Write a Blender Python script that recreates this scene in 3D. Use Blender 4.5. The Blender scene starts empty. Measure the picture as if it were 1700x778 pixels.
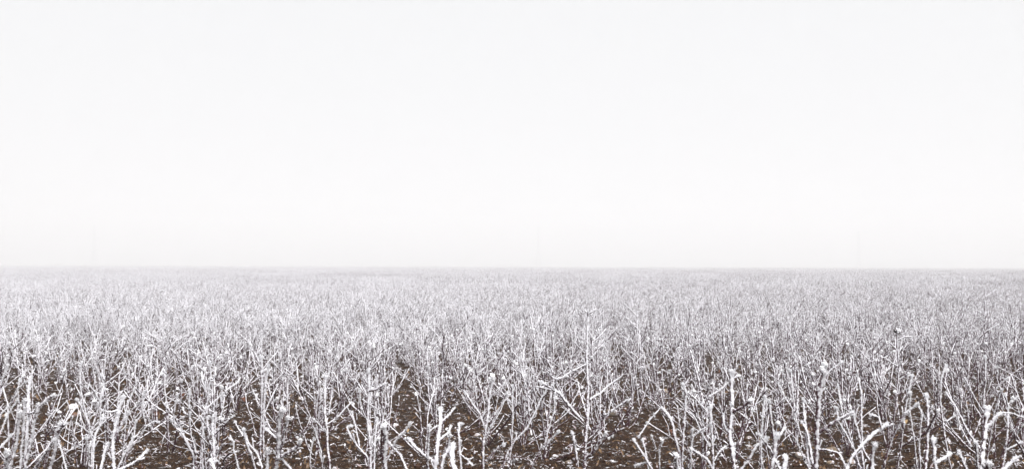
import bpy, math, random
import numpy as np
from mathutils import Vector, Matrix

R = math.radians
rng = np.random.default_rng(11)
random.seed(11)
SC = bpy.context.scene
COL = SC.collection

# ------------------------------------------------------------------ camera, sky, sun, exposure
FPX, EYE, CAM_H = 1653.0, 438.0, 1.5          # focal length and eye level in photograph pixels
PW, PH = 1700.0, 778.0
cam_d = bpy.data.cameras.new('camera'); cam = bpy.data.objects.new('camera', cam_d); COL.objects.link(cam)
cam_d.sensor_width = 36.0; cam_d.lens = 36.0 * FPX / PW
cam_d.clip_start = 0.05; cam_d.clip_end = 4000
PITCH = math.atan((EYE + 2.5 - PH / 2) / FPX)
ROLL = R(0.16)
cam.location = (0, 0, CAM_H)
cam.matrix_world = Matrix.Translation((0, 0, CAM_H)) @ Matrix.Rotation(R(90) + PITCH, 4, 'X') @ Matrix.Rotation(ROLL, 4, 'Z')
cam_d.dof.use_dof = True; cam_d.dof.focus_distance = 9.0; cam_d.dof.aperture_fstop = 3.4
SC.camera = cam

SUN_EL, SUN_AZ = R(56), R(146)                 # high, behind the camera and to the right
world = bpy.data.worlds.new('World'); SC.world = world; world.use_nodes = True
wt = world.node_tree; wt.nodes.clear()
sky = wt.nodes.new('ShaderNodeTexSky'); sky.sky_type = 'NISHITA'; sky.sun_disc = False
sky.sun_elevation = SUN_EL; sky.sun_rotation = SUN_AZ; sky.air_density = 1.0; sky.dust_density = 6.0
hs = wt.nodes.new('ShaderNodeHueSaturation'); hs.inputs['Saturation'].default_value = 0.10
cloud = wt.nodes.new('ShaderNodeMix'); cloud.data_type = 'RGBA'
cloud.inputs['Factor'].default_value = 0.90      # closed overcast: the cloud layer hides nearly all of the clear sky
cloud.inputs['B'].default_value = (5.45, 5.53, 5.66, 1)
bg = wt.nodes.new('ShaderNodeBackground'); bg.inputs['Strength'].default_value = 0.05
wo = wt.nodes.new('ShaderNodeOutputWorld')
wt.links.new(sky.outputs[0], hs.inputs['Color']); wt.links.new(hs.outputs[0], cloud.inputs['A'])
wt.links.new(cloud.outputs['Result'], bg.inputs['Color']); wt.links.new(bg.outputs[0], wo.inputs[0])

sun_d = bpy.data.lights.new('sun', 'SUN'); sun_d.energy = 1.5; sun_d.angle = R(35); sun_d.color = (1.0, 0.985, 0.975)
sun = bpy.data.objects.new('sun', sun_d); COL.objects.link(sun)
sdir = Vector((math.sin(SUN_AZ) * math.cos(SUN_EL), math.cos(SUN_AZ) * math.cos(SUN_EL), math.sin(SUN_EL)))
sun.rotation_euler = sdir.to_track_quat('Z', 'Y').to_euler()

SC.view_settings.view_transform = 'Standard'; SC.view_settings.look = 'None'
SC.view_settings.exposure = 1.72; SC.view_settings.gamma = 1.0
SC.render.engine = 'CYCLES'
SC.cycles.max_bounces = 8; SC.cycles.diffuse_bounces = 4; SC.cycles.volume_bounces = 5
SC.cycles.use_denoising = True; SC.cycles.denoising_prefilter = 'ACCURATE'; SC.cycles.denoising_input_passes = 'RGB_ALBEDO_NORMAL'

# ------------------------------------------------------------------ materials
def new_mat(name):
    m = bpy.data.materials.new(name); m.use_nodes = True
    n = m.node_tree.nodes; b = n['Principled BSDF']
    b.inputs['Specular IOR Level'].default_value = 0.15
    return m, m.node_tree, b
def N(t, typ, **kw):
    n = t.nodes.new(typ)
    for k, v in kw.items():
        if hasattr(n, k): setattr(n, k, v)
        else: n.inputs[k].default_value = v
    return n
def math_n(t, op, a, b=None, clamp=False):
    n = t.nodes.new('ShaderNodeMath'); n.operation = op; n.use_clamp = clamp
    for i, v in enumerate((a, b)):
        if v is None: continue
        if isinstance(v, (int, float)): n.inputs[i].default_value = v
        else: t.links.new(v, n.inputs[i])
    return n.outputs[0]
def ramp(t, src, stops):
    r = t.nodes.new('ShaderNodeValToRGB'); e = r.color_ramp.elements
    while len(e) < len(stops): e.new(0.5)
    for k, (p, c) in enumerate(stops):
        e[k].position = p; e[k].color = (*c, 1) if len(c) == 3 else c
    t.links.new(src, r.inputs[0]); return r.outputs[0]
def mixc(t, f, a, b):
    m = t.nodes.new('ShaderNodeMix'); m.data_type = 'RGBA'
    for k, v in (('Factor', f), ('A', a), ('B', b)):
        if isinstance(v, (int, float)): m.inputs[k].default_value = v
        elif isinstance(v, tuple): m.inputs[k].default_value = (*v, 1)
        else: t.links.new(v, m.inputs[k])
    return m.outputs['Result']
def noise(t, vec, scale, detail=3.0, rough=0.6):
    n = t.nodes.new('ShaderNodeTexNoise'); n.inputs['Scale'].default_value = scale
    n.inputs['Detail'].default_value = detail; n.inputs['Roughness'].default_value = rough
    if vec is not None: t.links.new(vec, n.inputs['Vector'])
    return n.outputs['Fac']
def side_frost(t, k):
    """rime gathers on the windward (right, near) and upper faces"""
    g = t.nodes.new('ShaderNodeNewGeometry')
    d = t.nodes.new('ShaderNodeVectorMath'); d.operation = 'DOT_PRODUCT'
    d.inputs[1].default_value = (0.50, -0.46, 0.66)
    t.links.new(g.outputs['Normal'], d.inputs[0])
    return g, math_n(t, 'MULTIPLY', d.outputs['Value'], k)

FROST = (0.825, 0.825, 0.85)
def frosted(name, bark_a, bark_b, bias, side=0.95, nscale=48):
    m, t, b = new_mat(name)
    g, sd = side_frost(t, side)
    at = t.nodes.new('ShaderNodeAttribute'); at.attribute_name = 'frost'
    n1 = noise(t, g.outputs['Position'], nscale, 3)
    n2 = noise(t, g.outputs['Position'], nscale * 4.5, 2)
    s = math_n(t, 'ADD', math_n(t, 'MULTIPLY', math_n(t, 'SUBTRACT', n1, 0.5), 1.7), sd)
    s = math_n(t, 'ADD', s, at.outputs['Fac'])
    s = math_n(t, 'ADD', s, math_n(t, 'MULTIPLY', math_n(t, 'SUBTRACT', n2, 0.5), 0.6))
    s = math_n(t, 'ADD', s, bias)
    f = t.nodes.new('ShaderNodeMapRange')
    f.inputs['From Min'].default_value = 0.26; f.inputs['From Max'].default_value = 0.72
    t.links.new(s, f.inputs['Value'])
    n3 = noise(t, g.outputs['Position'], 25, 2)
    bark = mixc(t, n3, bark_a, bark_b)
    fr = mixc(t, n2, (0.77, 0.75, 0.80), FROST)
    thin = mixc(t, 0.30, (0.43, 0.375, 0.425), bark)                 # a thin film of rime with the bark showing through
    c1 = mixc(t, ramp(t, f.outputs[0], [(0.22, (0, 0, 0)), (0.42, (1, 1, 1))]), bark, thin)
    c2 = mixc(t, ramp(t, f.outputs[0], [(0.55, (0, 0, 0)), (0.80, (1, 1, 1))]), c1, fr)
    t.links.new(c2, b.inputs['Base Color'])
    b.inputs['Roughness'].default_value = 0.75
    bp = t.nodes.new('ShaderNodeBump'); bp.inputs['Strength'].default_value = 0.55; bp.inputs['Distance'].default_value = 0.003
    t.links.new(n2, bp.inputs['Height']); t.links.new(bp.outputs[0], b.inputs['Normal'])
    return m
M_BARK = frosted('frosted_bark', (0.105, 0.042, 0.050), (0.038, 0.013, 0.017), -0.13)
M_FROST, _t, _b = new_mat('rime_frost'); _b.inputs['Base Color'].default_value = (*FROST, 1); _b.inputs['Roughness'].default_value = 0.8
M_STONE = frosted('frosted_stone', (0.28, 0.22, 0.15), (0.20, 0.14, 0.09), -0.25, 0.5, 30)
M_STONE_W = frosted('white_frosted_stone', (0.40, 0.34, 0.28), (0.28, 0.22, 0.16), -0.08, 0.5, 30)
M_STONE_B = frosted('brown_stone', (0.20, 0.11, 0.07), (0.13, 0.07, 0.045), -0.30, 0.4, 40)
M_LEAF = frosted('dry_leaf', (0.15, 0.055, 0.028), (0.10, 0.04, 0.022), -0.28, 0.3, 60)
M_LEAF_P = frosted('pale_dry_leaf', (0.46, 0.33, 0.17), (0.30, 0.20, 0.10), -0.15, 0.3, 60)
M_LITTER = frosted('litter', (0.26, 0.17, 0.09), (0.09, 0.048, 0.03), -0.12, 0.35, 9)
M_CLOD = frosted('soil_clod', (0.060, 0.024, 0.009), (0.022, 0.0075, 0.0022), -0.46, 0.5, 22)
M_WEED = frosted('dried_weed', (0.13, 0.075, 0.055), (0.07, 0.038, 0.03), -0.14, 0.4, 60)
M_HEAD = frosted('dark_seed_head', (0.05, 0.04, 0.04), (0.02, 0.015, 0.015), -0.05, 0.6, 70)
M_STEEL, _t, _b = new_mat('galvanised_steel'); _b.inputs['Metallic'].default_value = 0.3; _b.inputs['Roughness'].default_value = 0.6
_t.links.new(ramp(_t, noise(_t, None, 3), [(0.3, (0.33, 0.34, 0.36)), (0.7, (0.42, 0.43, 0.45))]), _b.inputs['Base Color'])
M_GLASS, _t, _b = new_mat('insulator'); _b.inputs['Base Color'].default_value = (0.16, 0.10, 0.08, 1); _b.inputs['Roughness'].default_value = 0.3

M_SOIL, t, b = new_mat('soil')
g = t.nodes.new('ShaderNodeNewGeometry'); P = g.outputs['Position']
c = ramp(t, noise(t, P, 16, 8, 0.75), [(0.32, (0.006, 0.0022, 0.0008)), (0.50, (0.019, 0.0066, 0.0020)), (0.68, (0.052, 0.022, 0.008))])
fine = noise(t, P, 90, 3, 0.7)
c = mixc(t, ramp(t, fine, [(0.60, (0, 0, 0)), (0.68, (1, 1, 1))]), c, (0.30, 0.20, 0.11))           # crumbs of straw and grit
fr = math_n(t, 'ADD', noise(t, P, 11, 5, 0.7), math_n(t, 'MULTIPLY', noise(t, P, 75, 3, 0.7), 0.7))
c = mixc(t, ramp(t, fr, [(0.99, (0, 0, 0)), (1.10, (1, 1, 1))]), c, (0.72, 0.71, 0.74))              # patches of rime
t.links.new(c, b.inputs['Base Color']); b.inputs['Roughness'].default_value = 0.9
bp = t.nodes.new('ShaderNodeBump'); bp.inputs['Strength'].default_value = 0.8; bp.inputs['Distance'].default_value = 0.012
t.links.new(noise(t, P, 60, 5, 0.75), bp.inputs['Height']); t.links.new(bp.outputs[0], b.inputs['Normal'])

# ------------------------------------------------------------------ mesh helpers
WIND = np.array([0.50, -0.46, 0.66]); WIND = WIND / np.linalg.norm(WIND)
class MB:
    def __init__(self): self.v = []; self.f = []; self.a = []; self.mi = []; self.n = 0
    def add(self, v, f, a, mi=0):
        v = np.asarray(v, float); f = np.asarray(f, int)
        self.v.append(v); self.f.append(f + self.n); self.n += len(v)
        self.a.append(np.broadcast_to(np.asarray(a, float), (len(v),)).copy()); self.mi.append(np.full(len(f), mi))
    def mesh(self, name, mats, smooth=True):
        v = np.concatenate(self.v); f = np.concatenate(self.f); a = np.concatenate(self.a); mi = np.concatenate(self.mi)
        me = bpy.data.meshes.new(name)
        me.vertices.add(len(v)); me.vertices.foreach_set('co', v.ravel())
        me.loops.add(f.size); me.loops.foreach_set('vertex_index', f.ravel().astype(np.int32))
        me.polygons.add(len(f)); me.polygons.foreach_set('loop_start', np.arange(0, f.size, f.shape[1], dtype=np.int32))
        me.polygons.foreach_set('material_index', mi.astype(np.int32))
        me.polygons.foreach_set('use_smooth', np.full(len(f), smooth))
        at = me.attributes.new('frost', 'FLOAT', 'POINT'); at.data.foreach_set('value', a)
        for m in (mats if isinstance(mats, (list, tuple)) else [mats]): me.materials.append(m)
        me.update(calc_edges=True); return me
def link(name, me, parent=None, **props):
    o = bpy.data.objects.new(name, me); COL.objects.link(o)
    if parent is not None: o.parent = parent
    for k, v in props.items(): o[k] = v
    return o
def empty(name, loc, **props):
    o = bpy.data.objects.new(name, None); COL.objects.link(o); o.location = loc; o.empty_display_size = 0.1
    for k, v in props.items(): o[k] = v
    return o

def resample(P, ds, wob, r):
    """smooth curve through P, about ds between points, with a small natural wander"""
    P = np.asarray(P, float)
    if len(P) == 2: P = np.array([P[0], P[0] * .5 + P[1] * .5, P[1]])
    Q = np.vstack([2 * P[0] - P[1], P, 2 * P[-1] - P[-2]]); out = []
    for i in range(1, len(Q) - 2):
        L = np.linalg.norm(Q[i + 1] - Q[i]); n = max(1, int(round(L / ds)))
        u = (np.arange(n) / n)[:, None]
        p0, p1, p2, p3 = Q[i - 1], Q[i], Q[i + 1], Q[i + 2]
        m1, m2 = (p2 - p1) * .72 + (p1 - p0) * .16, (p2 - p1) * .72 + (p3 - p2) * .16      # kinked at the nodes, as twigs are
        out.append((2 * u ** 3 - 3 * u ** 2 + 1) * p1 + (u ** 3 - 2 * u ** 2 + u) * m1 + (3 * u ** 2 - 2 * u ** 3) * p2 + (u ** 3 - u ** 2) * m2)
    out.append(P[-1:]); C = np.vstack(out)
    n = len(C)
    if n > 3 and wob > 0:
        w = r.normal(0, 1, (n, 3)); k = max(1, int(0.03 / ds))
        w = np.cumsum(w, 0) * 0.3 + w * 0.25
        w -= np.linspace(0, 1, n)[:, None] * (w[-1] - w[0]) + w[0]
        C = C + w * wob
    return C
def tube(mb, P, r0, r1, sides, ds, r, f0, f1, wob=0.0012, rough=0.20, tip=1.6, rim=0.35, bud=0.045, mi=0):
    """a frosted twig: uneven rings, thicker on the windward side, swollen buds, a rounded frosty tip. returns (centres, radii, frost)"""
    C = resample(P, ds, wob, r); n = len(C)
    T = np.gradient(C, axis=0); T /= np.linalg.norm(T, axis=1)[:, None] + 1e-9
    ref = np.array([0.31, 0.9, 0.1]) if abs(T[:, 1].mean()) < 0.85 else np.array([1.0, 0.1, 0.2])
    U = np.cross(T, ref); U /= np.linalg.norm(U, axis=1)[:, None] + 1e-9
    W = np.cross(T, U)
    s = np.concatenate([[0], np.cumsum(np.linalg.norm(np.diff(C, axis=0), axis=1))]); L = s[-1]
    u = s / max(L, 1e-6)
    rad = r0 + (r1 - r0) * u ** 0.8
    ph = r.uniform(0, 6.28)
    bumps = np.zeros(n)
    for q in range(int(L / bud * 0.8)):
        bumps += r.uniform(.1, .5) * np.exp(-((s - r.uniform(0, L)) / r.uniform(.004, .012)) ** 2)
    rad = rad * (1 + bumps + r.normal(0, rough * 0.5, n))
    e = np.clip((L - s) / (3.2 * r1 + 1e-6), 0, 1)
    rad = rad * (1 + (tip - 1) * (1 - e) * 1.0)
    rad[-1] *= 0.45
    fr = f0 + (f1 - f0) * u + np.where(L - s < 4 * r1, 0.25, 0)
    th = np.arange(sides) / sides * 2 * math.pi
    D = U[:, None, :] * np.cos(th)[None, :, None] + W[:, None, :] * np.sin(th)[None, :, None]
    side = np.maximum(0, D @ WIND)
    rr = rad[:, None] * (1 + r.normal(0, rough, (n, sides)) + rim * side * np.clip(fr, 0, 1)[:, None])
    V = C[:, None, :] + D * rr[:, :, None]
    V = V.reshape(-1, 3); F = []
    i = np.arange(n - 1)[:, None] * sides; j = np.arange(sides)[None, :]; k = (j + 1) % sides
    a, b_, c_, d_ = i + j, i + k, i + sides + k, i + sides + j
    F = np.concatenate([np.stack([a, b_, c_], -1).reshape(-1, 3), np.stack([a, c_, d_], -1).reshape(-1, 3)])
    cap = (n - 1) * sides
    V = np.vstack([V, C[-1] + T[-1] * rad[-1] * 1.1])
    F = np.vstack([F, [[cap + q, cap + (q + 1) % sides, n * sides] for q in range(sides)]])
    mb.add(V, F, np.concatenate([np.repeat(fr, sides), [fr[-1]]]), mi)
    return C, rad, np.clip(fr, 0, 1), T
def crystals(mb, info, per_m, ln, r):
    """rime needles growing off a twig, mostly on its windward side"""
    C, rad, fr, T = info; n = len(C)
    L = np.linalg.norm(np.diff(C, axis=0), axis=1).sum()
    k = int(per_m * L)
    if k < 1: return
    w = fr ** 1.5 + 0.05; w[-3:] *= 1.8
    idx = r.choice(n, k, p=w / w.sum())
    d = r.normal(0, 1, (k, 3)) + WIND * 0.9
    d -= T[idx] * (d * T[idx]).sum(1)[:, None] * 0.7
    d /= np.linalg.norm(d, axis=1)[:, None]
    l = ln * r.uniform(0.5, 1.3, k) * (0.5 + fr[idx])
    base = C[idx] + T[idx] * r.uniform(-0.006, 0.006, k)[:, None] + d * (rad[idx] * 0.8)[:, None]
    a = np.cross(d, r.normal(0, 1, (k, 3))); a /= np.linalg.norm(a, axis=1)[:, None] + 1e-9
    c = np.cross(d, a); wd = (ln * 0.30 * r.uniform(0.7, 1.5, k))[:, None]
    V = np.stack([base + a * wd, base - a * wd * .5 + c * wd * .8, base - a * wd * .5 - c * wd * .8, base + d * (l + rad[idx] * 0.3)[:, None]], 1)
    V = V.reshape(-1, 3); i = np.arange(k)[:, None] * 4
    F = np.concatenate([i + np.array([[0, 1, 3]]), i + np.array([[1, 2, 3]]), i + np.array([[2, 0, 3]])])
    mb.add(V, F, 1.0)
def lump(mb, c, rad, r, fr=1.0, n=10, m=7, squash=(1, 1, 1), jag=0.18, mi=0):
    """an irregular rounded lump (rime clot, stone, clod)"""
    th = np.linspace(0, math.pi, m)[1:-1]; ph = np.arange(n) / n * 2 * math.pi
    D = np.stack([np.sin(th)[:, None] * np.cos(ph), np.sin(th)[:, None] * np.sin(ph), np.repeat(np.cos(th)[:, None], n, 1)], -1).reshape(-1, 3)
    D = np.vstack([[0, 0, 1], D, [0, 0, -1]])
    k1, k2 = r.normal(0, 1, (2, 3)) * 2.2
    R_ = rad * (1 + jag * np.sin(D @ k1 + 1) + jag * 0.8 * np.sin(D @ k2 * 1.7) + r.normal(0, jag * 0.35, len(D)))
    V = np.asarray(c) + D * R_[:, None] * np.asarray(squash)
    F = []
    for q in range(n): F.append([0, 1 + q, 1 + (q + 1) % n])
    for i in range(m - 3):
        for q in range(n):
            a, b_ = 1 + i * n + q, 1 + i * n + (q + 1) % n
            F += [[a, a + n, b_ + n], [a, b_ + n, b_]]
    l = len(D) - 1; o = 1 + (m - 3) * n
    for q in range(n): F.append([o + q, l, o + (q + 1) % n])
    mb.add(V, F, fr, mi)

# ------------------------------------------------------------------ ground
def hnoise(x, y):
    h = 0.012 * np.sin(x * 3.1 + 1.3 * np.sin(y * 2.3)) * np.sin(y * 3.7 + 1.1 * np.sin(x * 1.9))
    return h
class VNoise:
    def __init__(s, seed): s.g = np.random.default_rng(seed).uniform(-1, 1, (256, 256))
    def __call__(s, x, y):
        xi = np.floor(x).astype(int); yi = np.floor(y).astype(int); fx = x - xi; fy = y - yi
        fx = fx * fx * (3 - 2 * fx); fy = fy * fy * (3 - 2 * fy)
        G = lambda a, b: s.g[a % 256, b % 256]
        return (G(xi, yi) * (1 - fx) + G(xi + 1, yi) * fx) * (1 - fy) + (G(xi, yi + 1) * (1 - fx) + G(xi + 1, yi + 1) * fx) * fy
vn = [VNoise(k) for k in range(5)]
def ground_z(x, y):
    x = np.asarray(x, float); y = np.asarray(y, float)
    z = 0.020 * vn[0](x * 2.2, y * 2.2) + 0.018 * vn[1](x * 6, y * 6) + 0.014 * vn[2](x * 14, y * 14)
    z = z + 0.010 * vn[3](x * 29, y * 29) + 0.03 * vn[4](x * 0.35, y * 0.35)
    fade = np.clip(1 - (y - 30) / 60, 0, 1)
    return z * fade - np.maximum(0, y - 800) * 0.012
ys = [-30, -12, -4, 0, 2, 3.2]
y = 4.0
while y < 26: ys.append(y); y *= 1.0052
while y < 1380: ys.append(y); y *= 1.10
ys.append(1390); ys = np.array(ys)
inner = np.linspace(-1, 1, 430)
rows = []
for yy in ys:
    hw = 0.57 * max(yy, 4.0) + 0.6
    o = np.array([0.12, 0.5, 1.0]) * (1000 - hw) + hw
    rows.append(np.stack([np.concatenate([-o[::-1], inner * hw, o]), np.full(436, yy)], -1))
G = np.array(rows); gz = ground_z(G[..., 0], G[..., 1])
V = np.concatenate([G, gz[..., None]], -1).reshape(-1, 3)
nr, nc = G.shape[:2]; i = (np.arange(nr - 1)[:, None] * nc + np.arange(nc - 1)[None, :]).ravel()
mb = MB(); mb.add(V, np.stack([i, i + 1, i + 1 + nc, i + nc], -1), 0.0)
link('ground', mb.mesh('ground', M_SOIL), kind='structure')
def gz1(x, y): return float(ground_z(x, y))

def px2w(px, py, d):
    """photograph pixel at distance d -> world point (the small roll of the camera included)"""
    cx, cy = px - PW / 2, py - (PH / 2)
    v = Vector((cx / FPX, -cy / FPX, -1.0)); v = cam.matrix_world.to_3x3() @ v
    v = v / v.y * d
    return np.array([v.x, d, CAM_H + v.z])

# ------------------------------------------------------------------ hero shrubs, traced in metres at their own distances
ZC = 4.136
X0 = dict(A=0, B=210, C=420, D=630, E=840, F=1050, G=1260, H=1480)
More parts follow.
